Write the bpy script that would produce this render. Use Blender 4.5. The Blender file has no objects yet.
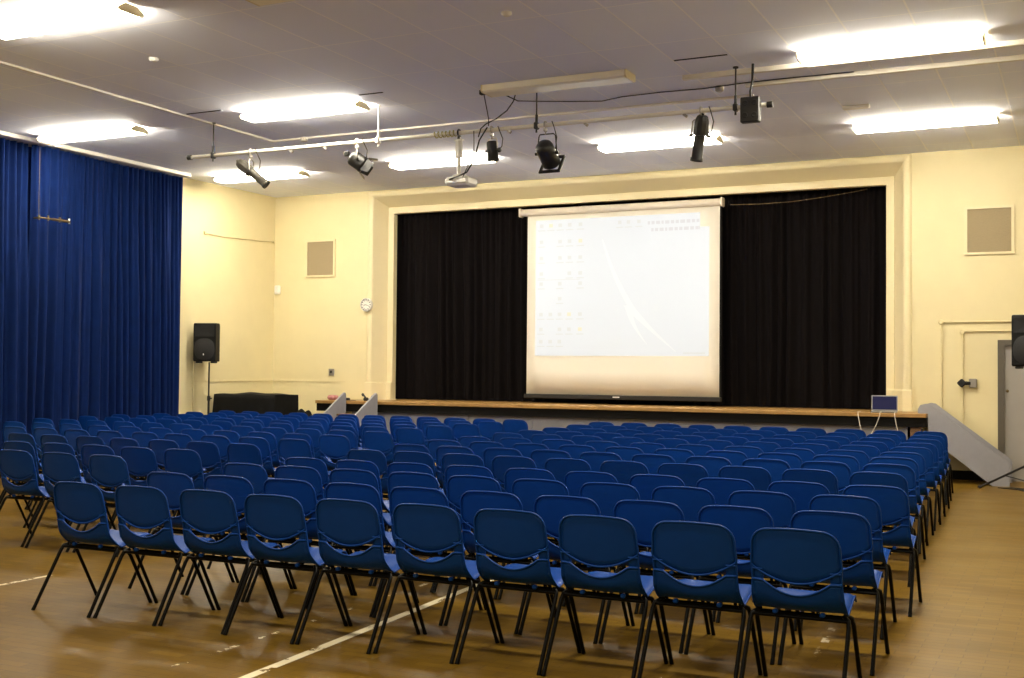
import bpy, math, random
from mathutils import Vector, Matrix
random.seed(7)
C = bpy.context.scene.collection
PI = math.pi

# ---------------------------------------------------------------- helpers
def tag(o, label=None, cat=None, group=None, kind=None):
    if label: o['label'] = label
    if cat: o['category'] = cat
    if group: o['group'] = group
    if kind: o['kind'] = kind
    return o

def thing(name, label, cat, loc=(0, 0, 0), rz=0.0, group=None):
    o = bpy.data.objects.new(name, None)
    o.empty_display_size = 0.1
    C.objects.link(o)
    o.location = loc
    o.rotation_euler = (0, 0, rz)
    return tag(o, label, cat, group)

def frame_of(d):
    d = Vector(d).normalized()
    a = Vector((0, 0, 1)) if abs(d.z) < 0.95 else Vector((1, 0, 0))
    u = d.cross(a).normalized()
    v = u.cross(d).normalized()
    return d, u, v

class MB:
    """collects shapes, then links them as one mesh object"""
    def __init__(self):
        self.v, self.f, self.m, self.s = [], [], [], []

    def add(self, verts, faces, mat=0, smooth=False):
        b = len(self.v)
        self.v += [tuple(p) for p in verts]
        for f in faces:
            self.f.append(tuple(i + b for i in f)); self.m.append(mat); self.s.append(smooth)
        return self

    def box(self, c, s, mat=0, rot=None, bev=0.0):
        x, y, z = s[0] / 2, s[1] / 2, s[2] / 2
        if bev > 0:
            b = min(bev, x * .9, y * .9, z * .9)
            vs, fs = [], []
            for sx in (-1, 1):
                for sy in (-1, 1):
                    for sz in (-1, 1):
                        vs += [(sx * x, sy * (y - b), sz * (z - b)), (sx * (x - b), sy * y, sz * (z - b)), (sx * (x - b), sy * (y - b), sz * z)]
            def id(sx, sy, sz, k): return (((sx > 0) * 4 + (sy > 0) * 2 + (sz > 0)) * 3 + k)
            q = [(-1, -1), (1, -1), (1, 1), (-1, 1)]
            for s_ in (-1, 1):
                fs.append([id(s_, a, b_, 0) for a, b_ in (q if s_ > 0 else q[::-1])])
                fs.append([id(a, s_, b_, 1) for a, b_ in (q[::-1] if s_ > 0 else q)])
                fs.append([id(a, b_, s_, 2) for a, b_ in (q if s_ > 0 else q[::-1])])
            for a in (-1, 1):
                for b_ in (-1, 1):
                    k = a * b_
                    e = [id(a, b_, -1, 0), id(a, b_, -1, 1), id(a, b_, 1, 1), id(a, b_, 1, 0)]; fs.append(e if k > 0 else e[::-1])
                    e = [id(a, -1, b_, 0), id(a, 1, b_, 0), id(a, 1, b_, 2), id(a, -1, b_, 2)]; fs.append(e if k > 0 else e[::-1])
                    e = [id(-1, a, b_, 1), id(-1, a, b_, 2), id(1, a, b_, 2), id(1, a, b_, 1)]; fs.append(e if k > 0 else e[::-1])
                    for c_ in (-1, 1):
                        e = [id(a, b_, c_, 0), id(a, b_, c_, 1), id(a, b_, c_, 2)]; fs.append(e if a * b_ * c_ > 0 else e[::-1])
        else:
            vs = [(a * x, b * y, d * z) for a in (-1, 1) for b in (-1, 1) for d in (-1, 1)]
            fs = [(0, 1, 3, 2), (4, 6, 7, 5), (0, 4, 5, 1), (2, 3, 7, 6), (0, 2, 6, 4), (1, 5, 7, 3)]
        if rot is not None:
            vs = [rot @ Vector(p) for p in vs]
        self.add([(p[0] + c[0], p[1] + c[1], p[2] + c[2]) for p in vs], fs, mat)
        return self

    def bx(self, x0, x1, y0, y1, z0, z1, mat=0, bev=0.0):
        return self.box(((x0 + x1) / 2, (y0 + y1) / 2, (z0 + z1) / 2), (abs(x1 - x0), abs(y1 - y0), abs(z1 - z0)), mat, None, bev)

    def tube(self, pts, r, n=8, mat=0, closed=False, cap=True):
        pts = [Vector(p) for p in pts]
        rings, N = [], len(pts)
        pu = None
        for i, p in enumerate(pts):
            if closed: d = pts[(i + 1) % N] - pts[i - 1]
            else: d = pts[min(i + 1, N - 1)] - pts[max(i - 1, 0)]
            d = d.normalized()
            if pu is None: _, u, _ = frame_of(d)
            else:
                u = pu - d * pu.dot(d)
                u = u.normalized() if u.length > 1e-6 else frame_of(d)[1]
            pu = u
            w = d.cross(u)
            rr = r[i] if isinstance(r, (list, tuple)) else r
            rings.append([p + u * (rr * math.cos(2 * PI * k / n)) + w * (rr * math.sin(2 * PI * k / n)) for k in range(n)])
        vs = [q for g in rings for q in g]
        fs = []
        for i in range(N if closed else N - 1):
            j = (i + 1) % N
            for k in range(n):
                fs.append((i * n + k, i * n + (k + 1) % n, j * n + (k + 1) % n, j * n + k))
        self.add(vs, fs, mat, True)
        if cap and not closed:
            self.add(rings[0], [tuple(range(n))[::-1]], mat)
            self.add(rings[-1], [tuple(range(n))], mat)
        return self

    def lathe(self, c, d, prof, n=20, mat=0, smooth=True, caps=True):
        """prof: list of (distance along d, radius)"""
        d, u, v = frame_of(d); c = Vector(c)
        rings = [[c + d * h + u * (r * math.cos(2 * PI * k / n)) + v * (r * math.sin(2 * PI * k / n)) for k in range(n)] for h, r in prof]
        vs = [q for g in rings for q in g]
        fs = [(i * n + k, i * n + (k + 1) % n, (i + 1) * n + (k + 1) % n, (i + 1) * n + k) for i in range(len(prof) - 1) for k in range(n)]
        self.add(vs, fs, mat, smooth)
        if caps:
            self.add(rings[0], [tuple(range(n))[::-1]], mat)
            self.add(rings[-1], [tuple(range(n))], mat)
        return self

    def prism(self, poly, axis, a0, a1, mat=0):
        """poly of 2-D points swept along axis from a0 to a1"""
        n = len(poly)
        def P(p, a):
            if axis == 0: return (a, p[0], p[1])
            if axis == 1: return (p[0], a, p[1])
            return (p[0], p[1], a)
        vs = [P(p, a0) for p in poly] + [P(p, a1) for p in poly]
        fs = [tuple(range(n))[::-1], tuple(range(n, 2 * n))] + [(i, (i + 1) % n, (i + 1) % n + n, i + n) for i in range(n)]
        self.add(vs, fs, mat)
        return self

    def grid(self, fn, nu, nv, mat=0, smooth=True, flip=False):
        vs = [fn(i / nu, j / nv) for i in range(nu + 1) for j in range(nv + 1)]
        fs = []
        for i in range(nu):
            for j in range(nv):
                a = i * (nv + 1) + j
                q = (a, a + nv + 1, a + nv + 2, a + 1)
                fs.append(q[::-1] if flip else q)
        self.add(vs, fs, mat, smooth)
        return self

    def slab(self, fn, nu, nv, t, mat=0):
        """thick sheet: fn(u,v) front surface, offset by vector t for the other side, edges closed"""
        t = Vector(t)
        A = [Vector(fn(i / nu, j / nv)) for i in range(nu + 1) for j in range(nv + 1)]
        n = len(A)
        fs = []
        for i in range(nu):
            for j in range(nv):
                a = i * (nv + 1) + j
                q = (a, a + nv + 1, a + nv + 2, a + 1)
                fs.append(q); fs.append(tuple(k + n for k in q[::-1]))
        per = [i * (nv + 1) for i in range(nu + 1)] + [nu * (nv + 1) + j for j in range(1, nv + 1)] + [i * (nv + 1) + nv for i in range(nu - 1, -1, -1)] + [j for j in range(nv - 1, 0, -1)]
        for k in range(len(per)):
            a, b = per[k], per[(k + 1) % len(per)]
            fs.append((b, a, a + n, b + n))
        self.add(A + [p + t for p in A], fs, mat, True)
        return self

    def mesh(self, name, mats):
        me = bpy.data.meshes.new(name)
        me.from_pydata(self.v, [], self.f)
        for m in (mats if isinstance(mats, (list, tuple)) else [mats]): me.materials.append(m)
        me.polygons.foreach_set('material_index', self.m)
        me.polygons.foreach_set('use_smooth', self.s)
        me.update()
        return me

    def build(self, name, mats, parent=None, label=None, cat=None, group=None, kind=None):
        o = bpy.data.objects.new(name, self.mesh(name, mats))
        C.objects.link(o)
        if parent is not None: o.parent = parent
        return tag(o, label, cat, group, kind)

def copy_tree(o, parent=None):
    c = o.copy(); C.objects.link(c)
    if parent is not None: c.parent = parent
    for ch in list(o.children): copy_tree(ch, c)
    return c

# ---------------------------------------------------------------- materials
def mat(name, col, rough=0.6, metal=0.0, spec=0.5, noise=0.0, nscale=20.0, bump=0.0, bscale=80.0, emit=None, estr=0.0, sheen=0.0, coat=0.0, ncol=None):
    m = bpy.data.materials.new(name); m.use_nodes = True
    nt = m.node_tree; b = nt.nodes['Principled BSDF']
    b.inputs['Base Color'].default_value = (*col, 1)
    b.inputs['Roughness'].default_value = rough
    b.inputs['Metallic'].default_value = metal
    b.inputs['Specular IOR Level'].default_value = spec
    b.inputs['Sheen Weight'].default_value = sheen
    b.inputs['Coat Weight'].default_value = coat
    if emit is not None:
        b.inputs['Emission Color'].default_value = (*emit, 1); b.inputs['Emission Strength'].default_value = estr
    tc = nt.nodes.new('ShaderNodeTexCoord')
    if noise > 0:
        n = nt.nodes.new('ShaderNodeTexNoise'); n.inputs['Scale'].default_value = nscale; n.inputs['Detail'].default_value = 4
        nt.links.new(tc.outputs['Object'], n.inputs['Vector'])
        mx = nt.nodes.new('ShaderNodeMix'); mx.data_type = 'RGBA'
        mx.inputs[6].default_value = (*[c * (1 - noise) for c in col], 1)
        mx.inputs[7].default_value = (*(ncol if ncol else [min(1, c * (1 + noise)) for c in col]), 1)
        nt.links.new(n.outputs['Fac'], mx.inputs[0]); nt.links.new(mx.outputs[2], b.inputs['Base Color'])
    if bump > 0:
        n2 = nt.nodes.new('ShaderNodeTexNoise'); n2.inputs['Scale'].default_value = bscale; n2.inputs['Detail'].default_value = 3
        nt.links.new(tc.outputs['Object'], n2.inputs['Vector'])
        bp = nt.nodes.new('ShaderNodeBump'); bp.inputs['Strength'].default_value = bump; bp.inputs['Distance'].default_value = 0.01
        nt.links.new(n2.outputs['Fac'], bp.inputs['Height']); nt.links.new(bp.outputs['Normal'], b.inputs['Normal'])
    return m

class NG:
    """tiny node-graph writer"""
    def __init__(self, m): self.t = m.node_tree; self.b = self.t.nodes['Principled BSDF']
    def n(self, typ, **kw):
        nd = self.t.nodes.new(typ)
        for k, v in kw.items(): setattr(nd, k, v)
        return nd
    def l(self, a, b): self.t.links.new(a, b)
    def math(self, op, a, b=None, c=None):
        nd = self.n('ShaderNodeMath', operation=op)
        for i, x in enumerate((a, b, c)):
            if x is None: continue
            if isinstance(x, (int, float)): nd.inputs[i].default_value = x
            else: self.l(x, nd.inputs[i])
        return nd.outputs[0]
    def mix(self, f, a, b):
        nd = self.n('ShaderNodeMix', data_type='RGBA')
        for i, x in ((0, f), (6, a), (7, b)):
            if isinstance(x, (int, float)): nd.inputs[i].default_value = x
            elif isinstance(x, tuple): nd.inputs[i].default_value = (*x, 1)
            else: self.l(x, nd.inputs[i])
        return nd.outputs[2]

# ---------------------------------------------------------------- dimensions (metres)
XL, XR, YB, YR_, HC = -13.90, 1.50, 18.16, -3.5, 4.80     # left, right, back, rear walls; ceiling
STAGE_Z, STAGE_Y = 0.965, 17.24

EM, EXPO, LP, LP2 = 26.0, 1.20, 100, 32
# ---------------------------------------------------------------- materials
M_wall = mat('cream_wall_paint', (0.735, 0.64, 0.375), 0.55, noise=.05, nscale=3.0, bump=.06, bscale=35)
M_cream = mat('cream_gloss_paint', (0.75, 0.65, 0.40), 0.42, noise=.03, nscale=6)
M_white = mat('white_enamel', (0.80, 0.78, 0.72), 0.4)
M_trunk = mat('white_conduit', (0.72, 0.68, 0.60), 0.45)
M_cond = mat('cream_conduit', (0.70, 0.60, 0.34), 0.5)
M_black = mat('black_metal', (0.012, 0.011, 0.010), 0.42, spec=.5)
M_leg = mat('black_tube_paint', (0.003, 0.0027, 0.0025), 0.36, spec=.08)
M_rubber = mat('black_rubber', (0.010, 0.010, 0.010), 0.8)
M_plast = mat('black_cabinet_plastic', (0.007, 0.0065, 0.0065), 0.55, spec=.2, noise=.3, nscale=120)
M_grille = mat('speaker_grille', (0.020, 0.0195, 0.019), 0.55, spec=.3, bump=.5, bscale=300)
M_steel = mat('grey_steel', (0.36, 0.34, 0.31), 0.38, metal=.7)
M_alu = mat('scratched_aluminium', (0.05, 0.045, 0.035), 0.5, metal=.3, noise=.35, nscale=30)
M_glass = mat('dark_lens_glass', (0.01, 0.01, 0.014), 0.3)
M_brass = mat('dull_brass', (0.16, 0.11, 0.05), 0.4, metal=.8)
M_shell = mat('blue_polypropylene', (0.0024, 0.045, 0.258), 0.5, spec=.16, noise=.10, nscale=14, bump=.10, bscale=420)
M_velvet = mat('blue_velvet', (0.0017, 0.0125, 0.078), 0.85, spec=.1, noise=.25, nscale=6, sheen=.04)
M_drape = mat('black_velvet', (0.0036, 0.0024, 0.0026), 0.9, spec=.1, noise=.3, nscale=5)
M_cover = mat('black_cloth_cover', (0.009, 0.0085, 0.0075), 0.9, spec=.15, noise=.35, nscale=9, bump=.3, bscale=40)
M_grey = mat('grey_painted_board', (0.29, 0.29, 0.325), 0.5, noise=.08, nscale=12, bump=.05, bscale=60)
M_greyd = mat('grey_door_paint', (0.33, 0.31, 0.29), 0.45, noise=.06, nscale=4)
M_frame = mat('brown_grey_frame_paint', (0.10, 0.085, 0.065), 0.5)
M_dark = mat('dark_paint_and_shade', (0.004, 0.0033, 0.0026), 0.7, spec=.15)  # near-black paint; under the deck edge its black stands for recess shade
M_tread = mat('brown_tread_wood', (0.20, 0.11, 0.055), 0.5, noise=.3, nscale=16)
M_deck = mat('worn_stage_boards', (0.33, 0.185, 0.055), 0.45, noise=.40, nscale=9)
M_hess = mat('hessian_vent_mesh', (0.33, 0.26, 0.15), 0.8, noise=.55, nscale=90, bump=.6, bscale=220)
M_fabric = mat('screen_fabric', (0.80, 0.755, 0.66), 0.75)
M_case = mat('screen_case', (0.70, 0.62, 0.52), 0.45)
M_pic = mat('projected_light', (0.42, 0.46, 0.53), 0.8, emit=(0.90, 0.96, 1.0), estr=.155)
M_streak = mat('projected_streak', (0.45, 0.49, 0.55), 0.8, emit=(.95, 1.0, 1.0), estr=.165)
M_icon = mat('projected_icon', (0.40, 0.43, 0.47), 0.8, emit=(0.9, 0.95, 0.95), estr=.137)
M_icon2 = mat('projected_icon_yellow', (0.48, 0.47, 0.38), 0.8, emit=(1.0, 0.94, 0.75), estr=.135)
M_text = mat('projected_lettering', (0.37, 0.39, 0.46), 0.8, emit=(0.9, 0.93, 0.97), estr=.130)
M_lcd = mat('laptop_display', (0.002, 0.002, 0.012), 0.35, spec=.1, emit=(0.02, 0.02, 0.25), estr=.06)
M_laptop = mat('laptop_shell', (0.25, 0.24, 0.23), 0.4, metal=.3)
M_red = mat('red_packet', (0.42, 0.05, 0.07), 0.6, noise=.6, nscale=30, ncol=(.75, .35, .33))
M_off = mat('unlit_diffuser', (0.93, 0.88, 0.72), 0.35)
M_on = mat('lit_diffuser', (0.9, 0.88, 0.8), 0.4, emit=(1.0, 0.91, 0.72), estr=EM)
M_yel = mat('green_yellow_rope', (0.36, 0.33, 0.10), 0.7)
M_whitecable = mat('white_cable', (0.75, 0.70, 0.62), 0.5)
M_led = mat('small_white_badge', (0.8, 0.8, 0.8), 0.4)

# floor: small hardwood blocks, worn court lines
M_floor = mat('hardwood_block_floor', (0.3, 0.17, 0.06), 0.33, spec=.12)
g = NG(M_floor)
tc = g.n('ShaderNodeTexCoord'); P = tc.outputs['Object']
br = g.n('ShaderNodeTexBrick'); br.offset = .5
br.inputs['Scale'].default_value = 1.0; br.inputs['Brick Width'].default_value = .23; br.inputs['Row Height'].default_value = .075
br.inputs['Mortar Size'].default_value = .003; br.inputs['Bias'].default_value = .0
br.inputs['Color1'].default_value = (.125, .070, .005, 1); br.inputs['Color2'].default_value = (.200, .116, .010, 1); br.inputs['Mortar'].default_value = (.07, .033, .01, 1)
g.l(P, br.inputs['Vector'])
n1 = g.n('ShaderNodeTexNoise'); n1.inputs['Scale'].default_value = .8; n1.inputs['Detail'].default_value = 5
mp = g.n('ShaderNodeMapping'); mp.inputs['Scale'].default_value = (1, 2.2, 1); g.l(P, mp.inputs['Vector']); g.l(mp.outputs['Vector'], n1.inputs['Vector'])
n2 = g.n('ShaderNodeTexNoise'); n2.inputs['Scale'].default_value = 22; n2.inputs['Detail'].default_value = 3
mp2 = g.n('ShaderNodeMapping'); mp2.inputs['Scale'].default_value = (.35, 2.5, 1); g.l(P, mp2.inputs['Vector']); g.l(mp2.outputs['Vector'], n2.inputs['Vector'])
col = g.mix(g.math('MULTIPLY', n1.outputs['Fac'], .55), br.outputs['Color'], (.070, .034, .005))
col = g.mix(g.math('MULTIPLY', n2.outputs['Fac'], .48), col, (.235, .138, .018))
sx = g.n('ShaderNodeSeparateXYZ'); g.l(P, sx.inputs[0]); X, Y = sx.outputs[0], sx.outputs[1]
nw = g.n('ShaderNodeTexNoise'); nw.inputs['Scale'].default_value = 5.5; nw.inputs['Detail'].default_value = 6; nw.inputs['Roughness'].default_value = .7; g.l(P, nw.inputs['Vector'])
nd = g.n('ShaderNodeTexNoise'); nd.inputs['Scale'].default_value = 2.3; nd.inputs['Detail'].default_value = 2; g.l(P, nd.inputs['Vector'])
def line(x0, slope, half, y0, y1, wear, nz):
    d = g.math('ABSOLUTE', g.math('SUBTRACT', X, g.math('MULTIPLY_ADD', Y, slope, x0)))
    a = g.math('LESS_THAN', d, half)
    b = g.math('MULTIPLY', g.math('GREATER_THAN', Y, y0), g.math('LESS_THAN', Y, y1))
    c = g.math('GREATER_THAN', nz, wear)
    return g.math('MULTIPLY', g.math('MULTIPLY', a, b), c)
ln = line(-3.44, -.055, .030, 3.0, 8.2, .41, nw.outputs['Fac'])
for args in ((-4.10, -.012, .016, 3.0, 8.0, .56, nw.outputs['Fac']), (-6.75, -.0, .02, 4.6, 6.25, .44, nw.outputs['Fac'])):
    ln = g.math('MAXIMUM', ln, line(*args))
ln2 = line(-.78, -.078, .022, 5.0, 18.0, .585, nw.outputs['Fac'])
col = g.mix(g.math('MULTIPLY', ln, .95), col, (.85, .76, .55))
col = g.mix(g.math('MULTIPLY', ln2, .6), col, (.62, .55, .42))
g.l(col, g.b.inputs['Base Color'])
g.l(g.math('MULTIPLY_ADD', n1.outputs['Fac'], .22, .26), g.b.inputs['Roughness'])
bp = g.n('ShaderNodeBump'); bp.inputs['Strength'].default_value = .10; bp.inputs['Distance'].default_value = .004
g.l(br.outputs['Fac'], bp.inputs['Height']); bp.invert = True; g.l(bp.outputs['Normal'], g.b.inputs['Normal'])

# ceiling: fibre tiles with visible joints
M_ceil = mat('fibre_ceiling_tiles', (.44, .40, .40), 0.85, spec=.2)
g = NG(M_ceil)
tc = g.n('ShaderNodeTexCoord'); P = tc.outputs['Object']
mp = g.n('ShaderNodeMapping'); mp.inputs['Location'].default_value = (.77, -11.08, 0); g.l(P, mp.inputs['Vector'])
br = g.n('ShaderNodeTexBrick'); br.offset = 0.0
br.inputs['Scale'].default_value = 1.0; br.inputs['Brick Width'].default_value = .617; br.inputs['Row Height'].default_value = 1.30
br.inputs['Mortar Size'].default_value = .010; br.inputs['Mortar Smooth'].default_value = .3
br.inputs['Color1'].default_value = (.83, .86, .97, 1); br.inputs['Color2'].default_value = (.86, .89, .985, 1); br.inputs['Mortar'].default_value = (.99, .99, .99, 1)
g.l(mp.outputs['Vector'], br.inputs['Vector'])
n1 = g.n('ShaderNodeTexNoise'); n1.inputs['Scale'].default_value = 1.1; n1.inputs['Detail'].default_value = 3; g.l(P, n1.inputs['Vector'])
col = g.mix(g.math('MULTIPLY', n1.outputs['Fac'], .3), br.outputs['Color'], (.79, .81, .92))
g.l(col, g.b.inputs['Base Color'])
n3 = g.n('ShaderNodeTexNoise'); n3.inputs['Scale'].default_value = 90; g.l(P, n3.inputs['Vector'])
bp = g.n('ShaderNodeBump'); bp.inputs['Strength'].default_value = .7; bp.inputs['Distance'].default_value = .005
g.l(g.math('ADD', br.outputs['Fac'], g.math('MULTIPLY', n3.outputs['Fac'], .4)), bp.inputs['Height']); g.l(bp.outputs['Normal'], g.b.inputs['Normal'])

# ---------------------------------------------------------------- room shell
def struct(mb, name, m):
    return mb.build(name, m, kind='structure')
struct(MB().bx(XL - .1, XR + .1, YR_ - .1, 20.1, -.1, 0), 'floor', M_floor)
struct(MB().bx(XL - .1, XR + .1, YR_ - .1, YB + .1, HC, HC + .1), 'ceiling', M_ceil)
struct(MB().bx(XL - .1, XL, YR_ - .1, YB + .1, 0, HC), 'wall_left', M_wall)
struct(MB().bx(XR, XR + .1, YR_ - .1, YB + .1, 0, HC), 'wall_right', M_wall)
struct(MB().bx(XL, XR, YR_ - .1, YR_, 0, HC), 'wall_rear', M_wall)
PXL, PXR, PZT = -11.78, -2.25, 4.79          # outer edge of the proscenium surround
mb = MB()
mb.bx(XL, PXL + .02, YB, YB + .1, 0, HC)
mb.bx(PXR - .02, -1.07, YB, YB + .1, 0, HC); mb.bx(-1.07, -.07, YB, YB + .1, 2.02, HC); mb.bx(-.07, XR, YB, YB + .1, 0, HC)
mb.bx(PXL, PXR, YB + .02, YB + .1, PZT - .03, HC)
struct(mb, 'wall_back', M_wall)
mb = MB().bx(PXL - .6, PXR + .6, 19.9, 20.0, 0, HC).bx(PXL - .7, PXL - .6, YB + .1, 20.0, 0, HC).bx(PXR + .6, PXR + .7, YB + .1, 20.0, 0, HC).bx(PXL - .7, PXR + .7, YB + .1, 20.0, HC, HC + .1)
struct(mb, 'wall_stage', M_dark)
mb = MB().bx(PXR, -1.075, YB - .025, YB, 0, .13).bx(XL, PXL, YB - .025, YB, 0, .13).bx(-.06, XR, YB - .025, YB, 0, .13)
struct(mb, 'baseboard_back', M_dark)
struct(MB().bx(XL, XL + .02, 8, YB - .03, 0, .13), 'baseboard_left', M_dark)
# door at the right end of the back wall
d1 = struct(MB().bx(-.985, -.155, YB + .02, YB + .06, .005, 1.94), 'door_1', M_greyd)
MB().bx(-1.07, -.985, YB - .03, YB + .05, 0, 2.02).bx(-.155, -.07, YB - .03, YB + .05, 0, 2.02).bx(-.985, -.155, YB - .03, YB + .05, 1.94, 2.02).build('door_frame', M_frame, d1)
MB().lathe((-.945, YB + .02, 1.29), (0, -1, 0), [(0, .022), (.012, .022), (.02, .015), (.024, 0.002)], 14).build('door_knob', M_brass, d1)

# proscenium surround: roll moulding, splayed band, inner lip
def ring_pts(off):    # path of the opening at inward offset: up the left, along the top, down the right
    return [(PXL + off, 0), (PXL + off, PZT - off), (PXR - off, PZT - off), (PXR - off, 0)]
prof = []             # (inward offset, y)
for k in range(9):
    a = PI * k / 8
    prof.append((.06 - .06 * math.cos(a), YB - .035 * math.sin(a)))
prof += [(.125, YB + .005), (.275, YB + .262), (.278, YB + .25), (.290, YB + .246), (.392, YB + .246), (.398, YB + .25), (.400, YB + .36)]
mb = MB()
for seg in range(3):
    vs = []
    for off, y in prof:
        pts = ring_pts(off)
        for (x, z) in (pts[seg], pts[seg + 1]):
            vs.append((x, y, max(z, STAGE_Z if (pts[seg][1] == 0 or pts[seg + 1][1] == 0) and z == 0 else z)))
    fs = [(2 * i, 2 * i + 1, 2 * i + 3, 2 * i + 2) for i in range(len(prof) - 1)]
    mb.add(vs, fs, 0, False)
struct(mb, 'trim_1', M_cream)
def plinth(sign, x0):
    pl = [(0, YB + .02), (0, YB - .05), (.13, YB - .05), (.15, YB - .03), (.30, YB + .20), (.40, YB + .205), (.40, YB + .365), (.2, YB + .38)]
    pts = [(x0 + sign * (p[0] - .01), p[1]) for p in pl]
    if sign < 0: pts = pts[::-1]
    m_ = MB().prism(pts, 2, STAGE_Z, 1.27)
    top = [(x0 + sign * (p[0] * .97 + .002 - .01), p[1] + (.015 if p[1] < YB + .3 else 0)) for p in pl]
    if sign < 0: top = top[::-1]
    n_ = len(pts)
    m_.add([(x, y, 1.27) for x, y in pts] + [(x, y, 1.29) for x, y in top], [(i, (i + 1) % n_, (i + 1) % n_ + n_, i + n_) for i in range(n_)] + [tuple(range(n_, 2 * n_))])
    return m_
struct(plinth(1, PXL), 'trim_2', M_cream)
struct(plinth(-1, PXR), 'trim_3', M_cream)

# ---------------------------------------------------------------- stage
st = thing('stage', 'long raised stage with a worn brown board edge along the back wall', 'stage', (-7, STAGE_Y, 0))
def rel(o, root):
    o.location = -Vector(root.location); return o
def part(mb, name, m, root, label=None):
    """mesh drawn in world metres, hung under an unrotated thing"""
    o = mb.build(name, m, root, label); o.location = -Vector(root.location); return o
mb = MB().bx(-12.25, -1.94, STAGE_Y - .02, YB - .055, STAGE_Z - .055, STAGE_Z, bev=.006)
mb.bx(PXL + .03, PXR - .03, YB - .055, 19.88, STAGE_Z - .055, STAGE_Z)
part(mb, 'deck', M_deck, st)
part(MB().bx(-12.24, -1.95, STAGE_Y + .015, YB - .06, STAGE_Z - .19, STAGE_Z - .056), 'recess_shade_board', M_dark, st)  # black board stands in for the shadowed recess under the deck edge
mb = MB()
xs = [-11.55 + k * (9.35 / 8) for k in range(9)]
for a, b in zip(xs[:-1], xs[1:]):
    mb.bx(a + .004, b - .004, STAGE_Y + .10, STAGE_Y + .13, .03, STAGE_Z - .19)
mb.bx(-11.5, -2.3, STAGE_Y + .13, STAGE_Y + .16, 0, STAGE_Z - .19)
part(mb, 'front_panel', M_grey, st)
part(MB().bx(-2.16, -2.02, STAGE_Y + .06, STAGE_Y + .2, 0, STAGE_Z - .19), 'corner_post', M_tread, st)
part(MB().bx(-11.6, -11.5, STAGE_Y + .3, STAGE_Y + .4, 0, STAGE_Z - .19), 'corner_post', M_tread, st)

# right-hand steps: run down to the right, parallel to the back wall
s = thing('stage_steps', 'grey sided wooden steps leading down from the right end of the stage', 'steps', (-1.3, 17.5, 0))
side = [(-2.06, 1.03), (-2.03, 1.085), (-1.96, 1.105), (-1.90, 1.095), (-.885, .325), (-.875, .29), (-.875, 0.0), (-1.09, 0.0), (-1.93, .63), (-1.93, .80)]
side = side[:8] + [(-1.925, .645), (-1.925, STAGE_Z + .004), (-2.06, STAGE_Z + .004)]
for y in (17.30, 17.98):
    part(MB().prism(side[::-1], 1, y, y + .035), 'side_board', M_grey, s)
for k in range(4):
    x = -1.07 - k * .235; z = .20 + k * .185
    part(MB().bx(x - .12, x + .14, 17.337, 17.977, z - .03, z), 'tread', M_tread, s)
# left-hand steps: run down towards the hall
s = thing('stage_steps', 'grey sided wooden steps at the left end of the stage, facing the hall', 'steps', (-11.27, 16.75, 0))
side = [(17.212, 1.02), (17.205, 1.09), (17.17, 1.11), (17.10, 1.075), (16.33, .62), (16.30, .58), (16.30, 0), (16.50, 0), (17.0, .40), (17.212, .40)]
for x in (-11.62, -10.97):
    part(MB().prism(side, 0, x, x + .035), 'side_board', M_grey, s)
for k in range(4):
    y = 16.44 + k * .20; z = .19 + k * .185
    part(MB().bx(-11.583, -10.972, y - .12, y + .12, z - .03, z), 'tread', M_tread, s)

# ---------------------------------------------------------------- stage drapes and hall curtains
def pleats(n, seed):
    rnd = random.Random(seed)
    ks = [0.0]
    for i in range(n): ks.append(ks[-1] + rnd.uniform(.6, 1.4))
    amp = [rnd.uniform(.45, 1.0) for _ in range(n + 1)]
    return [k / ks[-1] for k in ks], amp
def pleat_h(u, pl):
    ks, amp = pl
    for i in range(len(ks) - 1):
        if u <= ks[i + 1]:
            t = (u - ks[i]) / (ks[i + 1] - ks[i])
            return amp[i] * (.5 - .5 * math.cos(2 * PI * t)) ** 1.3
    return 0
def drape_mesh(p0, p1, z0, z1, depth, n, seed, into, nz=14, perp=12):
    """cloth hanging between two floor points, folds pushed along 'into'"""
    pa, pb = pleats(n, seed), pleats(int(n * 1.9), seed + 50)
    p0, p1, into = Vector(p0), Vector(p1), Vector(into)
    rnd = random.Random(seed + 9)
    ph = [rnd.uniform(0, 6.28) for _ in range(6)]
    def fn(u, v):
        z = z1 + (z0 - z1) * v
        uu = u + .004 * math.sin(3.1 * v + 19 * u + ph[0]) * v
        uu = min(1, max(0, uu))
        w = min(1, v * 2.2)
        h = depth * ((.55 + .25 * w) * pleat_h(uu, pa) * (.35 + .65 * w) + (.55 - .3 * w) * pleat_h(uu, pb))
        h += depth * .25 * math.sin(5 * uu + 1.5 * v + ph[1])
        q = p0.lerp(p1, u) + into * h
        return (q.x, q.y, z)
    return MB().grid(fn, n * perp, nz)
o = drape_mesh((PXL + .20, YB + .50, 0), (-6.9, YB + .50, 0), STAGE_Z + .012, 4.62, .15, 22, 3, (0, 1, 0)).build('stage_curtain', M_drape)
tag(o, 'black velvet stage curtain hanging left of the white projection screen', 'curtain', 'stage curtains')
o = drape_mesh((-6.89, YB + .50, 0), (PXR - .20, YB + .47, 0), STAGE_Z + .012, 4.62, .15, 20, 11, (0, 1, 0)).build('stage_curtain', M_drape)
tag(o, 'black velvet stage curtain hanging right of the white projection screen', 'curtain', 'stage curtains')
BX = XL + .17
o = drape_mesh((BX, 12.150, 0), (BX, 15.30, 0), .03, 4.735, .21, 19, 21, (1, 0, 0)).build('hall_curtain', M_velvet)
tag(o, 'tall blue velvet curtain on the left, ending beside the cream corner', 'curtain', 'blue hall curtains')
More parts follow.
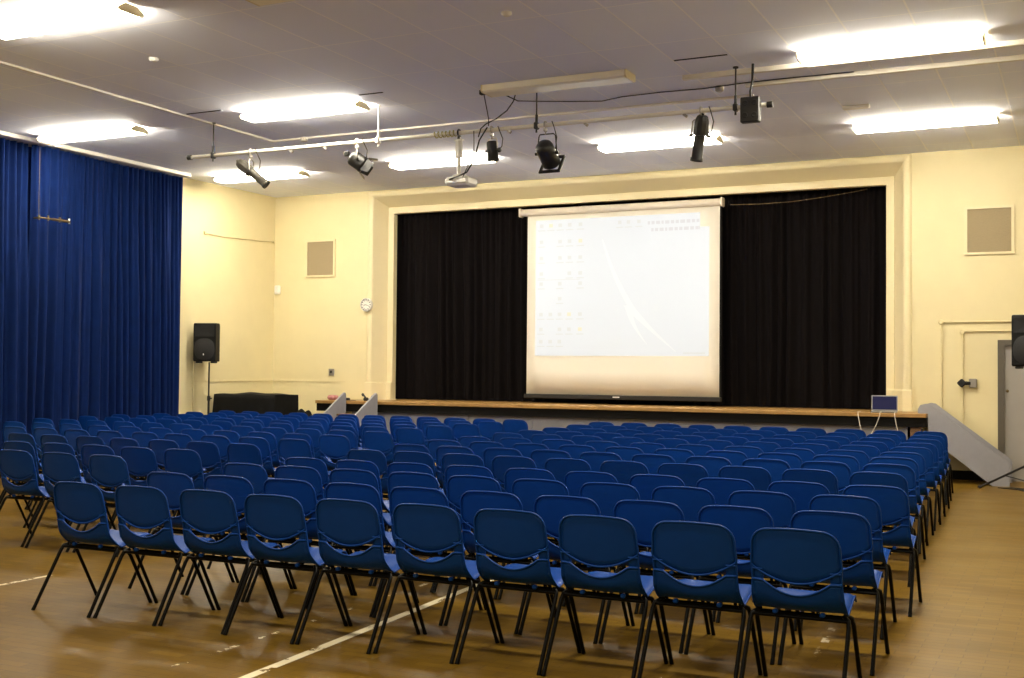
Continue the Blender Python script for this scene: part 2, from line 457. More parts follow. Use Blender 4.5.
o = drape_mesh((BX + .02, 9.6, 0), (BX + .02, 12.142, 0), .03, 4.735, .21, 13, 33, (1, 0, 0)).build('hall_curtain', M_velvet)
tag(o, 'tall blue velvet curtain at the left frame edge, left of the bracket', 'curtain', 'blue hall curtains')
MB().bx(BX - .125, BX - .115, 11.95, 12.32, .03, 4.735).build('dark_gap_backing', M_velvet, o)  # strip added behind the gap so the opening reads dark
r = MB().bx(BX - .04, BX + .21, 9.4, 15.36, 4.742, 4.80, bev=.008)
tag(r.build('curtain_rail', M_trunk), 'long cream curtain rail at the ceiling above the blue curtains', 'curtain rail')
# bracket poking through the gap between the two blue curtains
b = thing('curtain_bracket', 'small brass bracket sticking out between the two blue curtains', 'bracket', (BX + .2, 12.14, 3.66))
MB().tube([(-.06, 0, 0), (.06, 0, 0), (.08, .12, 0), (.08, .52, 0)], .013, 8).tube([(.08, .22, 0), (.08, .52, 0)], .02, 8).build('arm', M_brass, b)
for y in (.0, .13, .34, .52):
    MB().tube([(.08 if y else .04, y, -.03), (.08 if y else .04, y, .045)], .013, 8).build('pin', M_brass if y < .5 else M_white, b)
tag(MB().tube([(BX + .24, 12.13, 4.74), (BX + .245, 12.13, 4.4), (BX + .24, 12.13, 3.99), (BX + .245, 12.13, 3.68)], .0035, 6).build('pull_cord', M_brass), 'thin pull cord hanging from the rail down to the brass bracket', 'cord')

tag(MB().tube([(-5.10, YB + .40, 4.24), (-4.6, YB + .40, 4.225), (-4.1, YB + .40, 4.235), (-3.6, YB + .40, 4.28), (-3.15, YB + .40, 4.335), (-2.95, YB + .40, 4.365)], .006, 6).build('cord', M_brass), 'thin cord across the top of the right stage curtain', 'cord')
# ---------------------------------------------------------------- projection screen
SY = YB + .17
sc = thing('projection_screen', 'large white roll-down projection screen in front of the black stage curtains', 'projection screen', (-7, SY, 1.06))
part(MB().lathe((-8.73, SY - .01, 4.255), (1, 0, 0), [(0, .055), (.004, .062), (3.55, .062), (3.555, .055)], 16), 'case', M_case, sc)
for x in (-8.745, -5.165):
    part(MB().box((x, SY - .01, 4.255), (.035, .15, .15), bev=.012), 'case_end', M_case, sc)
FX0, FX1 = -8.62, -5.21
def fab(u, v):
    return (FX0 + (FX1 - FX0) * u, SY + .004 * math.sin(6 * u) * v, 4.21 + (1.115 - 4.21) * v)
fabric = part(MB().slab(fab, 12, 8, (0, .004, 0)), 'fabric', M_fabric, sc)
part(MB().bx(FX0 - .005, FX0 + .022, SY + .004, SY + .010, 1.12, 4.2).bx(FX1 - .022, FX1 + .035, SY + .004, SY + .010, 1.12, 4.2), 'edge_border', M_dark, sc)
part(MB().box(((FX0 + FX1) / 2, SY, 1.085), (FX1 - FX0 + .08, .05, .075), bev=.01), 'bottom_bar', M_black, sc)
part(MB().bx(-7.02, -6.90, SY - .028, SY - .024, 1.082, 1.10), 'badge', M_led, sc)
# the picture on the fabric: pale desktop, columns of small icons, a bright streak
PX0, PX1, PZ0, PZ1 = -8.46, -5.38, 1.78, 4.11
def S(u, v, lift): return (PX0 + (PX1 - PX0) * u, SY - .006 - lift, PZ1 + (PZ0 - PZ1) * v)
mb = MB()
mb.add([S(0, 0, 0), S(.95, 0, 0), S(.95, .10, 0), S(1, .10, 0), S(1, 1, 0), S(0, 1, 0)], [(0, 5, 4, 3, 2, 1)], 0)
def quad(u0, u1, v0, v1, m, lift=.0015):
    mb.add([S(u0, v0, lift), S(u0, v1, lift), S(u1, v1, lift), S(u1, v0, lift)], [(0, 1, 2, 3)], m)
def streak(p0, p1, w0, w1, bend, m, lift):
    n = 14; L = []; Rr = []
    for i in range(n + 1):
        t = i / n
        u = p0[0] + (p1[0] - p0[0]) * t; v = p0[1] + (p1[1] - p0[1]) * t + 0
        u -= bend * math.sin(PI * t)
        w = w0 + (w1 - w0) * t
        L.append(S(u - w, v, lift)); Rr.append(S(u + w, v, lift))
    mb.add(L + Rr, [(i, i + 1, n + 2 + i, n + 1 + i) for i in range(n)], m)
streak((.40, .16), (.60, .72), .004, .020, .02, 1, .001)
streak((.55, .64), (.82, .97), .028, .003, .01, 1, .0014)
streak((.55, .64), (.66, .92), .02, .002, .02, 1, .0018)
rnd = random.Random(5)
cols = [.035, .092, .148, .205, .27]
for vi, v in enumerate([.045, .165, .285, .40, .475, .585, .70, .81, .90]):
    for ui, u in enumerate(cols):
        if rnd.random() < .22 and vi not in (0,): continue
        yel = (vi, ui) in ((5, 4), (6, 3), (7, 4), (1, 4), (0, 1))
        quad(u - .011, u + .011, v - .016, v + .010, 3 if yel else 2)
        quad(u - .022, u + .022, v + .028, v + .036, 2)
for u in (.50, .55, .61):
    quad(u - .010, u + .010, .03, .055, 2); quad(u - .02, u + .02, .075, .082, 2)
quad(0.01, .27, .44, .445, 2)
u = .66
while u < .94:
    w = rnd.uniform(.012, .03); quad(u, min(.945, u + w), .045, .068, 4); quad(u + .02, min(.945, u + w + .02), .095, .118, 4); u += w + .008
quad(.86, .98, .975, .985, 2)
part(mb, 'projected_picture', [M_pic, M_streak, M_icon, M_icon2, M_text], fabric if False else sc)

# ---------------------------------------------------------------- fluorescent ceiling lights
LEN = 1.73
def fitting(lit):
    t = thing('fluorescent_ceiling_light', 'x', 'ceiling light', (0, 0, HC))
    MB().bx(-LEN / 2 + .02, LEN / 2 - .02, -.07, .07, -.03, 0).build('body', M_white, t)
    poly = [(-.072, -.008), (-.150, -.060), (-.152, -.075), (-.13, -.092), (.13, -.092), (.152, -.075), (.150, -.060), (.072, -.008)]
    if not lit: poly = [(-.148, -.006), (-.152, -.075), (-.12, -.092), (.12, -.092), (.152, -.075), (.148, -.006)]
    MB().prism(poly, 0, -LEN / 2, LEN / 2).build('diffuser', M_on if lit else M_off, t)
    for sx in (-1, 1):
        MB().prism([(p[0] * 1.03, p[1] - (.004 if p[1] < -.1 else 0)) for p in poly], 0, sx * LEN / 2 + (0 if sx > 0 else -.02), sx * LEN / 2 + (.02 if sx > 0 else 0)).build('end_cap', M_cream, t)
    return t
on0, off0 = fitting(True), fitting(False)
FITS = [(-8.58, 7.92, 1, 'lit fluorescent ceiling light cut off by the top left corner of the view'),
        (-12.36, 12.0, 1, 'lit fluorescent ceiling light above the blue curtains, furthest left of its row'),
        (-8.77, 12.0, 1, 'lit fluorescent ceiling light just left of the second hanger of the lighting bar'),
        (-12.42, 15.82, 1, 'lit fluorescent ceiling light behind the leftmost spotlight, near the left wall'),
        (-8.92, 15.82, 1, 'lit fluorescent ceiling light behind the projector pole'),
        (-5.36, 15.75, 1, 'lit fluorescent ceiling light behind the long black spotlight, above the screen'),
        (-1.70, 12.0, 1, 'lit fluorescent ceiling light at upper right, in front of the white conduits'),
        (-1.80, 15.80, 1, 'lit fluorescent ceiling light at right, nearest the right end of the back wall'),
        (-5.30, 12.0, 0, 'unlit cream fluorescent ceiling light in the middle of the ceiling'),
        (-5.62, 8.10, 0, 'unlit fluorescent ceiling light only just showing at the top edge of the view')]
first = {1: on0, 0: off0}; used = set()
for x, y, lit, lab in FITS:
    o = first[lit] if lit not in used else copy_tree(first[lit])
    used.add(lit); o.location = (x, y, HC)
    tag(o, lab, 'ceiling light', 'lit fluorescent ceiling lights' if lit else 'unlit fluorescent ceiling lights')

# ---------------------------------------------------------------- ceiling trunking, cables, small fittings
tag(MB().bx(-3.95, XR - .01, 12.38, 12.44, HC - .05, HC).build('ceiling_conduit', M_trunk), 'white conduit along the ceiling at right, just behind the upper right light', 'conduit', 'ceiling conduits')
tag(MB().bx(-3.40, XR - .01, 12.97, 13.03, HC - .05, HC).build('ceiling_conduit', M_trunk), 'white conduit along the ceiling at right, second one behind the upper right light', 'conduit', 'ceiling conduits')
tag(MB().bx(-10.47, -3.45, 13.55, 13.59, HC - .025, HC).bx(-10.47, -10.43, 5.5, 13.55, HC - .025, HC).build('ceiling_conduit', M_trunk), 'long thin pale conduit turning across the ceiling behind the lighting bar', 'conduit', 'ceiling conduits')
jb = tag(MB().lathe((-9.9, 13.57, HC), (0, 0, -1), [(0, .05), (.05, .05), (.055, .045)], 16).build('junction_box', M_trunk), 'small round junction box on the thin conduit, left of the lighting bar', 'junction box')
tag(MB().lathe((-3.72, 13.05, HC), (0, 0, -1), [(0, .055), (.05, .05), (.06, .03)], 16).build('junction_box', M_steel), 'small round grey box on the ceiling above the long black spotlight', 'junction box')
tag(MB().bx(-2.62, -2.30, 14.60, 14.70, HC - .04, HC, bev=.008).build('ceiling_sensor', M_trunk), 'flat white box on the ceiling left of the right-hand light', 'sensor')
for x, y, lab in ((-4.72, 9.54, 'small round white detector on the ceiling, above the unlit light'), (-8.84, 9.43, 'tiny white ceiling detector between the two left-hand lights')):
    tag(MB().lathe((x, y, HC), (0, 0, -1), [(0, .05), (.02, .05), (.035, .03)], 16).build('smoke_detector', M_white), lab, 'detector', 'ceiling detectors')
for x0, x1, y, lab in ((-10.39, -9.82, 11.70, 'dark slot in the ceiling nearest the blue curtains'), (-7.75, -7.42, 11.71, 'dark slot in the ceiling beside the lit light end'), (-3.84, -3.27, 11.75, 'dark slot in the ceiling left of the upper right light')):
    tag(MB().bx(x0, x1, y - .012, y + .012, HC - .006, HC).build('ceiling_slot', M_dark), lab, 'slot', 'dark ceiling slots')
pts = [(-6.12, 12.22, HC - .02), (-6.0, 12.45, HC - .08), (-5.9, 12.75, HC - .03), (-5.55, 13.0, HC - .012), (-5.2, 13.12, HC - .015), (-4.9, 13.02, HC - .012), (-4.4, 12.98, HC - .014), (-3.9, 13.02, HC - .012), (-3.45, 12.95, HC - .012), (-3.0, 12.93, HC - .012), (-2.2, 12.945, HC - .012)]
tag(MB().tube(pts, .0065, 6).build('ceiling_cable', M_rubber), 'loose black cable wandering along the ceiling from the unlit light', 'cable')

# ---------------------------------------------------------------- lighting bar and what hangs from it
BY, BZ = 12.27, 4.36
bar = thing('lighting_bar', 'long white lighting bar hung across the hall below the ceiling', 'lighting bar', (-7, BY, BZ))
MB().tube([(-3.81, 0, 0), (4.05, 0, 0)], .025, 12).build('pipe', M_trunk, bar)
for x in (-3.83, 4.05):
    MB().lathe((x - .03, 0, 0), (1, 0, 0), [(0, .034), (.06, .034)], 12).build('end_cap', M_black, bar)
for x, m_ in ((-3.43, M_black), (-.83, M_white), (1.33, M_black), (3.68, M_black)):
    rod = MB().tube([(0 + x, 0, .04), (x, 0, HC - BZ)], .009, 8).lathe((x, 0, HC - BZ), (0, 0, -1), [(0, .03), (.015, .03)], 10).build('hanger_rod', m_, bar)
    MB().box((x, 0, .0), (.05, .075, .085), bev=.012).tube([(x, 0, .03), (x, 0, .13)], .017, 8).tube([(x, 0, -.03), (x, 0, -.08)], .012, 8).build('hanger_clamp', M_black if m_ is M_black else M_white, rod)
for x in (-2.15, -1.62, .98, 1.95, 3.12):
    MB().box((x, 0, -.035), (.05, .03, .03), rot=Matrix.Rotation(.7, 3, 'Y')).build('cable_clip', M_steel, bar)

def hook(t, m_):          # clamp on the bar, origin of the thing at the bar's axis
    h = MB().tube([(0, .039 * math.cos(a), .039 * math.sin(a)) for a in [PI * k / 8 - .4 for k in range(12)]], .011, 6)
    h.box((0, 0, -.055), (.035, .05, .05), bev=.008).tube([(0, 0, -.04), (0, 0, -.11)], .009, 8)
    return h.build('hook_clamp', m_, t)
def yoke(t, piv, d, half, m_):
    d = Vector(d).normalized(); w = Vector((d.y, -d.x, 0))
    w = w.normalized() if w.length > 1e-4 else Vector((1, 0, 0))
    p = Vector(piv); top = Vector((0, 0, -.10))
    a, b2 = p + w * half, p - w * half
    MB().tube([a, Vector((a.x * .85 + top.x * .15, a.y, top.z - .02)), Vector((a.x * .7 + top.x * .3, a.y * .7, top.z)), Vector((b2.x * .7 + top.x * .3, b2.y * .7, top.z)), Vector((b2.x * .85 + top.x * .15, b2.y, top.z - .02)), b2], .008, 6).build('yoke', m_, t)
    k = MB()
    for q, sg in ((a, 1), (b2, -1)): k.lathe(q - w * sg * .015, w * sg, [(0, .018), (.04, .018)], 10)
    k.build('tilt_knob', M_black, t)
def loop(t, piv):
    x, y, z = piv
    MB().tube([(.10, -.045, .03), (.115, -.03, -.02), (.13, .03, z * .45), (.11 + x * .3, .05, z * .8), (.06 + x, .04 + y, z)], .006, 6).build('safety_cable', M_black, t)

def profile_spot(x, piv, d, length, rad, m_, label):
    t = thing('spotlight', label, 'stage light', (x, BY, BZ), 0, 'stage lights on the bar')
    d = Vector(d).normalized(); c = Vector(piv) - d * length * .45
    hook(t, M_steel); yoke(t, piv, d, rad + .025, M_steel)
    MB().lathe(c, d, [(0, rad * .55), (.012, rad * .8), (.05, rad), (.08, rad * 1.08), (length * .42, rad * 1.08), (length * .44, rad * .85)], 10, smooth=False).build('lamp_house', m_, t)
    MB().lathe(c + d * length * .44, d, [(0, rad * .80), (length * .48, rad * .80), (length * .49, rad * .95), (length * .56, rad * .95), (length * .56, rad * .75), (length * .52, rad * .7)], 14).build('lens_tube', M_black if m_ is M_black else m_, t)
    MB().lathe(c + d * length * .54, d, [(0, rad * .74), (.004, rad * .70)], 14).build('lens', M_glass, t)
    u = frame_of(d)[2]
    MB().box(tuple(c + d * length * .44 - u * rad * .9), (.05, .05, .02)).lathe(c - d * .02, d, [(0, .015), (.025, .015)], 8).build('shutter_plate', M_black, t)
    loop(t, piv)
    return t
profile_spot(-9.80, (-.01, .02, -.26), (.72, .30, -.62), .50, .068, M_alu, 'tilted dark grey profile spotlight, leftmost on the lighting bar')
profile_spot(-3.70, (-.02, .02, -.27), (-.22, .26, -.93), .50, .074, M_black, 'long black profile spotlight hanging near the right end of the bar')

# fresnel with barn doors
t = thing('spotlight', 'stubby dark spotlight with open flaps, second from left on the bar', 'stage light', (-8.14, BY, BZ), 0, 'stage lights on the bar')
hook(t, M_white); d = Vector((.62, .40, -.50)).normalized(); piv = Vector((-.01, .02, -.23)); yoke(t, piv, d, .11, M_steel)
c = piv - d * .11
MB().lathe(c, d, [(0, .05), (.01, .08), (.04, .10), (.17, .10), (.18, .105), (.21, .105), (.21, .085), (.19, .08)], 14).build('lamp_house', M_black, t)
MB().lathe(c + d * .19, d, [(0, .082), (.01, .05), (.013, .005)], 14).build('lens', M_glass, t)
_, u, w = frame_of(d)
for k, ax in enumerate((u, -u, w, -w)):
    ax2 = d.cross(ax).normalized(); e = c + d * .21 + ax * .10
    tip = e + d * .10 + ax * (.06 if k % 2 == 0 else .03)
    q = [e + ax2 * .085, e - ax2 * .085, tip - ax2 * .065, tip + ax2 * .065]
    MB().add([tuple(p) for p in q] + [tuple(p + ax * .004) for p in q], [(0, 1, 2, 3), (7, 6, 5, 4), (0, 4, 5, 1), (1, 5, 6, 2), (2, 6, 7, 3), (3, 7, 4, 0)]).build('barn_door', M_black, t)
MB().box(tuple(c - d * .05 - u * .02), (.07, .05, .06), bev=.01).build('rear_box', M_black, t)
loop(t, piv)

# small can lamp pointing down
t = thing('spotlight', 'small black can spotlight pointing down, just right of the projector pole', 'stage light', (-6.25, BY, BZ), 0, 'stage lights on the bar')
hook(t, M_steel); piv = Vector((.0, .02, -.24)); d = Vector((.03, .10, -.98)).normalized(); yoke(t, piv, d, .085, M_white)
c = piv - d * .11
MB().lathe(c, d, [(0, .045), (.008, .062), (.03, .066), (.20, .066), (.205, .072), (.235, .072), (.235, .058), (.22, .055)], 16).build('lamp_house', M_black, t)
MB().lathe(c + d * .22, d, [(0, .056), (.006, .02), (.008, .004)], 16).build('lens', M_glass, t)
MB().lathe((.075, .02, -.24), (1, 0, 0), [(0, .03), (.025, .03), (.04, .015)], 12).build('tilt_handle', M_black, t)
loop(t, piv)

# parcan seen from behind, with a square colour frame
t = thing('spotlight', 'round backed black spotlight with a square front frame, centre of the bar', 'stage light', (-5.555, BY, BZ), 0, 'stage lights on the bar')
hook(t, M_steel); piv = Vector((.0, .05, -.32)); d = Vector((.02, .80, -.60)).normalized(); yoke(t, piv, d, .125, M_black)
c = piv - d * .17
MB().lathe(c, d, [(0, .008), (.006, .04), (.02, .07), (.05, .098), (.09, .108), (.33, .108), (.335, .10)], 20).build('lamp_house', M_black, t)
fr = MB(); _, u, w = frame_of(d); e = c + d * .335; a_, b_ = .135, .102
P8 = [e + u * (sx * k) + w * (sy * k) for k in (a_, b_) for sx, sy in ((-1, -1), (1, -1), (1, 1), (-1, 1))]
fr.add([tuple(p) for p in P8] + [tuple(p + d * .02) for p in P8], [(0, 1, 5, 4), (1, 2, 6, 5), (2, 3, 7, 6), (3, 0, 4, 7), (8, 12, 13, 9), (9, 13, 14, 10), (10, 14, 15, 11), (11, 15, 12, 8), (0, 8, 9, 1), (1, 9, 10, 2), (2, 10, 11, 3), (3, 11, 8, 0), (4, 5, 13, 12), (5, 6, 14, 13), (6, 7, 15, 14), (7, 4, 12, 15)])
fr.build('colour_frame', M_black, t)
MB().lathe(c + d * .30, d, [(0, .10), (.006, .06), (.009, .004)], 18).build('lens', M_glass, t)
loop(t, piv)

# socket box with its cable to the ceiling
t = thing('socket_box', 'square black socket box with four outlets at the right end of the bar', 'socket box', (-3.135, BY, BZ))
MB().box((0, -.085, -.06), (.205, .09, .27), bev=.01).build('case', M_black, t)
for ax in (-.05, .05):
    for az in (-.12, .01):
        MB().lathe((ax, -.128, az), (0, -1, 0), [(0, .030), (.006, .030), (.008, .026), (.004, .014)], 14).build('outlet', M_rubber, t)
MB().tube([(0, -.075, .07), (-.005, -.07, .14), (.012, -.06, .25), (.015, -.05, HC - BZ - .0)], .015, 8).build('supply_cable', M_black, t)
hook(t, M_steel)

# projector on its pole
t = thing('projector', 'white ceiling projector on a white pole hung from the lighting bar', 'projector', (-6.69, BY, BZ))
hook(t, M_black)
MB().tube([(.0, 0, -.05), (.0, 0, -.50)], .022, 10).tube([(-.035, 0, -.10), (-.035, 0, -.28)], .012, 8).tube([(.035, 0, -.10), (.035, 0, -.28)], .012, 8).box((0, 0, -.09), (.11, .04, .02)).box((0, 0, -.29), (.11, .04, .02)).build('pole', M_white, t)
MB().box((0, .02, -.515), (.14, .10, .03), bev=.006).build('mount_plate', M_white, t)
MB().box((.01, .05, -.585), (.31, .28, .105), bev=.025).build('housing', M_white, t)
MB().lathe((.09, .19, -.585), (0, 1, 0), [(0, .045), (.03, .045), (.035, .036), (.02, .03)], 16).build('lens', M_black, t)
MB().bx(-.13, -.02, -.106, -.10, -.61, -.57).bx(.04, .15, -.106, -.10, -.61, -.57).build('rear_vent', M_steel, t)
MB().tube([(.40, -.04, .03), (.30, -.05, -.12), (.24, -.07, -.36), (.16, -.10, -.50), (.06, -.14, -.55), (-.06, -.125, -.575)], .009, 6).tube([(.22, -.04, .0), (.23, -.05, -.25), (.15, -.08, -.45), (.12, -.12, -.56)], .006, 6).build('signal_cable', M_rubber, t)
# cable drop from the unlit light to the bar
tag(MB().tube([(-6.25, 12.05, HC - .05), (-6.25, 12.1, 4.65), (-6.26, 12.2, 4.48), (-6.28, 12.242, 4.405)], .007, 6).box((-6.25, 12.05, HC - .04), (.10, .06, .06), bev=.01).build('drop_cable', M_rubber), 'black cable dropping from the unlit light down to the bar', 'cable', 'cables near the bar')
tag(MB().tube([(-5.98, 12.35, HC - .012), (-6.0, 12.33, 4.69), (-6.07, 12.30, 4.58), (-6.19, 12.27, 4.49), (-6.32, 12.245, 4.43), (-6.38, 12.235, 4.38), (-6.41, 12.232, 4.28)], .007, 6).build('slack_cable', M_rubber), 'slack black cable curving from the ceiling onto the bar, left of the can spotlight', 'cable', 'cables near the bar')
pts = [(-7.04 + .0075 * k, BY + .036 * math.cos(k * .9), BZ + .036 * math.sin(k * .9)) for k in range(42)]
tag(MB().tube(pts, .007, 6).build('coiled_rope', M_yel), 'green and yellow rope wound round the bar left of the projector', 'rope')

# ---------------------------------------------------------------- fittings on the walls
def grille(x, z, lab):
    t = thing('vent_grille', lab, 'vent', (x, YB, z), 0, 'vents on the back wall')
    MB().bx(-.31, .31, -.012, 0, -.33, .33).build('mesh_panel', M_hess, t)
    MB().bx(-.335, -.295, -.03, 0, -.35, .35).bx(.295, .335, -.03, 0, -.35, .35).bx(-.295, .295, -.03, 0, .315, .35).bx(-.295, .295, -.03, 0, -.35, -.315).build('vent_frame', M_cream, t)
grille(-12.83, 3.59, 'square brown mesh vent in a cream frame, left of the stage')
grille(-1.18, 3.605, 'square brown mesh vent in a cream frame, right of the stage')
t = thing('clock', 'round white clock with a thin dark ring on the left side of the stage surround', 'clock', (-11.765, YB - .037, 2.70))
MB().lathe((0, 0, 0), (0, -1, 0), [(0, .125), (.04, .125), (.05, .122), (.05, .112), (.035, .110)], 28, caps=False).build('rim', M_white, t)
MB().tube([(.108 * math.cos(PI * k / 14), -.038, .108 * math.sin(PI * k / 14)) for k in range(28)], .004, 6, closed=True).build('rim_ring', M_black, t)
MB().lathe((0, 0, 0), (0, -1, 0), [(0, .12), (.034, .112)], 28).build('dial', M_white, t)
for k in range(12):
    a = PI * k / 6
    MB().box((.088 * math.sin(a), -.036, .088 * math.cos(a)), (.012, .004, .026), rot=Matrix.Rotation(a, 3, 'Y')).build('hour_mark', M_black, t)
for a, L_, w_ in ((math.radians(262), .055, .010), (math.radians(112), .08, .007)):
    MB().box((L_ / 2 * math.sin(a), -.040, L_ / 2 * math.cos(a)), (w_, .003, L_), rot=Matrix.Rotation(a, 3, 'Y')).build('clock_hand', M_black, t)
tag(MB().box((-13.80, YB - .03, 3.02), (.13, .06, .17), bev=.02).build('alarm_detector', M_white), 'white alarm sensor high in the left corner of the room', 'sensor')
t = thing('wall_socket', 'small metal wall socket left of the stage', 'socket', (-12.55, YB, 1.46))
MB().box((0, -.012, 0), (.12, .024, .13), bev=.008).build('plate', M_steel, t)
MB().box((0, -.026, .005), (.05, .008, .05), bev=.003).build('switch', M_black, t)
tag(MB().bx(XL + .012, -12.25, YB - .012, YB, 1.279, 1.291).bx(XL, XL + .012, 15.95, YB, 1.279, 1.291).build('wall_conduit', M_cond), 'thin cream conduit low along the left corner walls', 'conduit', 'conduits on the walls')
tag(MB().tube([(XL + .012, 16.15, 3.90), (XL + .012, 16.6, 3.885), (XL + .012, 17.3, 3.905), (XL + .012, 18.10, 3.935)], .008, 6).box((XL + .02, 16.15, 3.9), (.04, .05, .05)).box((XL + .02, 18.1, 3.935), (.04, .04, .04)).build('wall_cable', M_cond), 'thin cable strung high across the cream left wall', 'cable')
tag(MB().tube([(XL + .015, 15.92, .10), (XL + .015, 15.92, 1.75)], .014, 8).build('wall_pipe', M_cond), 'thin vertical pipe on the left wall behind the speaker', 'pipe')
tag(MB().tube([(-1.83, YB - .02, .75), (-1.83, YB - .02, 2.285)], .012, 8).tube([(-1.80, YB - .02, 2.285), (.30, YB - .02, 2.285)], .014, 8).lathe((-1.835, YB, 2.285), (0, -1, 0), [(0, .036), (.045, .036), (.05, .028)], 14).lathe((-1.83, YB, 1.75), (0, -1, 0), [(0, .025), (.03, .025)], 10).build('wall_conduit', M_cond), 'outer cream conduit running up and across the wall left of the grey door', 'conduit', 'conduits on the walls')
tag(MB().tube([(-1.54, YB - .02, .72), (-1.54, YB - .02, 2.12), (-1.50, YB - .02, 2.15), (.30, YB - .02, 2.15)], .012, 8).lathe((-1.545, YB, 2.135), (0, -1, 0), [(0, .036), (.045, .036), (.05, .028)], 14).lathe((-1.54, YB, 1.80), (0, -1, 0), [(0, .025), (.03, .025)], 10).lathe((-1.54, YB, 1.0), (0, -1, 0), [(0, .025), (.03, .025)], 10).build('wall_conduit', M_cond), 'inner cream conduit running up and across beside the grey door frame', 'conduit', 'conduits on the walls')
t = thing('wall_outlet', 'grey wall outlet with a large black plug, left of the grey door', 'socket', (-1.40, YB, 1.395))
MB().box((.0, -.03, 0), (.11, .06, .13), bev=.012).build('outlet_box', M_steel, t)
MB().box((-.15, -.07, .0), (.10, .07, .10), rot=Matrix.Rotation(PI / 4, 3, 'Y'), bev=.015).lathe((-.10, -.06, 0), (1, 0, 0), [(0, .03), (.06, .022), (.07, .018)], 12).build('plug', M_rubber, t)

# ---------------------------------------------------------------- speakers on stands
def speaker(x, y, z0, rz, lab):
    """cabinet base centre at the origin, front along -y"""
    t = thing('loudspeaker', lab, 'speaker', (x, y, z0), rz, 'loudspeakers on stands')
    H = .66; pl = [(-.205, -.17), (.205, -.17), (.205, -.02), (.13, .17), (-.13, .17), (-.205, -.02)]
    c = MB(); vs = []; levels = [(0.0, .93), (.02, 1), (H - .05, 1), (H - .015, .96), (H, .86)]
    for z, k in levels: vs += [(p[0] * (1 if k > .95 else .97), p[1] * k, z + .03) for p in pl]
    n = 6
    fs = [tuple(range(n))[::-1], tuple(range(len(vs) - n, len(vs)))] + [(i * n + k, i * n + (k + 1) % n, (i + 1) * n + (k + 1) % n, (i + 1) * n + k) for i in range(len(levels) - 1) for k in range(n)]
    c.add(vs, fs).build('cabinet', M_plast, t)
    # woofer grille: domed arch, horn mouth above
    def fn(u, v):
        a = PI * 2 * u; r_ = v
        px = .188 * math.copysign(abs(math.cos(a)) ** .75, math.cos(a)) * r_; pz = .185 * math.copysign(abs(math.sin(a)) ** .85, math.sin(a)) * r_
        return (px, -.176 - .03 * (1 - r_ * r_), .242 + pz)
    MB().grid(fn, 32, 6).build('woofer_grille', M_grille, t)
    hv = [(-.17, -.171, .47), (.17, -.171, .47), (.17, -.171, .64), (-.17, -.171, .64), (-.07, -.10, .52), (.07, -.10, .52), (.07, -.10, .59), (-.07, -.10, .59)]
    hf = MB().add([(-.18, -.178, .455), (.18, -.178, .455), (.18, -.178, .655), (-.18, -.178, .655), (-.165, -.178, .468), (.165, -.178, .468), (.165, -.178, .642), (-.165, -.178, .642)], [(0, 1, 5, 4), (1, 2, 6, 5), (2, 3, 7, 6), (3, 0, 4, 7)])
    hf.add([(-.165, -.178, .468), (.165, -.178, .468), (.165, -.178, .642), (-.165, -.178, .642), (-.07, -.1715, .53), (.07, -.1715, .53), (.07, -.1715, .58), (-.07, -.1715, .58)], [(0, 1, 5, 4), (1, 2, 6, 5), (2, 3, 7, 6), (3, 0, 4, 7), (4, 5, 6, 7)])
    hf.build('horn', M_rubber, t)
    MB().bx(-.008, .008, -.212, -.206, .135, .165).build('badge', M_led, t)
    for sx in (-1, 1):
        MB().box((sx * .135, -.08, .015), (.07, .14, .03), bev=.008).build('foot', M_rubber, t)
    return t
def stand(x, y, top, legs, hub, lab):
    t = thing('speaker_stand', lab, 'speaker stand', (x, y, 0), 0, 'speaker stands')
    MB().tube([(0, 0, .12), (0, 0, top * .62)], .019, 10).tube([(0, 0, top * .6), (0, 0, top + .02)], .015, 10).build('pole', M_black, t)
    MB().lathe((0, 0, top * .62 - .04), (0, 0, 1), [(0, .03), (.08, .03)], 12).tube([(0, 0, top * .62), (.07, 0, top * .62)], .01, 8).build('collar', M_black, t)
    MB().lathe((0, 0, hub - .05), (0, 0, 1), [(0, .034), (.09, .034)], 12).build('hub', M_black, t)
    for lx, ly in legs:
        leg = MB().tube([(0, 0, hub), (lx, ly, .016)], .015, 8).build('leg', M_black, t)
        MB().tube([(lx * .96, ly * .96, .016 + hub * .035), (lx * 1.02, ly * 1.02, .016)], .018, 8).build('rubber_foot', M_rubber, leg)
        MB().tube([(0, 0, hub * .35), (lx * .5, ly * .5, hub * .5)], .008, 6).build('brace', M_black, t)
    MB().lathe((0, 0, hub * .35 - .02), (0, 0, 1), [(0, .028), (.05, .028)], 12).build('lower_hub', M_black, t)
speaker(-13.60, 15.96, 1.60, math.radians(16), 'black loudspeaker on a pole in the left corner beside the blue curtain')
stand(-13.60, 15.98, 1.60, ((-.22, .0), (.02, -.18), (.06, .2)), .42, 'black pole stand under the loudspeaker in the left corner')
speaker(-.56, 16.40, 1.60, math.radians(-12), 'black loudspeaker at the right edge of the view in front of the grey door')
stand(-.56, 16.43, 1.60, ((-.66, .46), (.70, .36), (.05, -.75)), .40, 'black tripod stand reaching in from the right edge over the floor')
tag(MB().tube([(-.30, 16.9, .008), (-.6, 16.98, .008), (-.85, 17.08, .008), (-1.0, 17.0, .008), (-.75, 16.85, .008), (-.2, 16.7, .008)], .007, 6).tube([(-.62, 16.6, .008), (-.78, 16.9, .008), (-.5, 17.12, .008), (-.1, 17.15, .008)], .006, 6).build('floor_cable', M_rubber), 'black cable lying on the floor under the right tripod', 'cable')

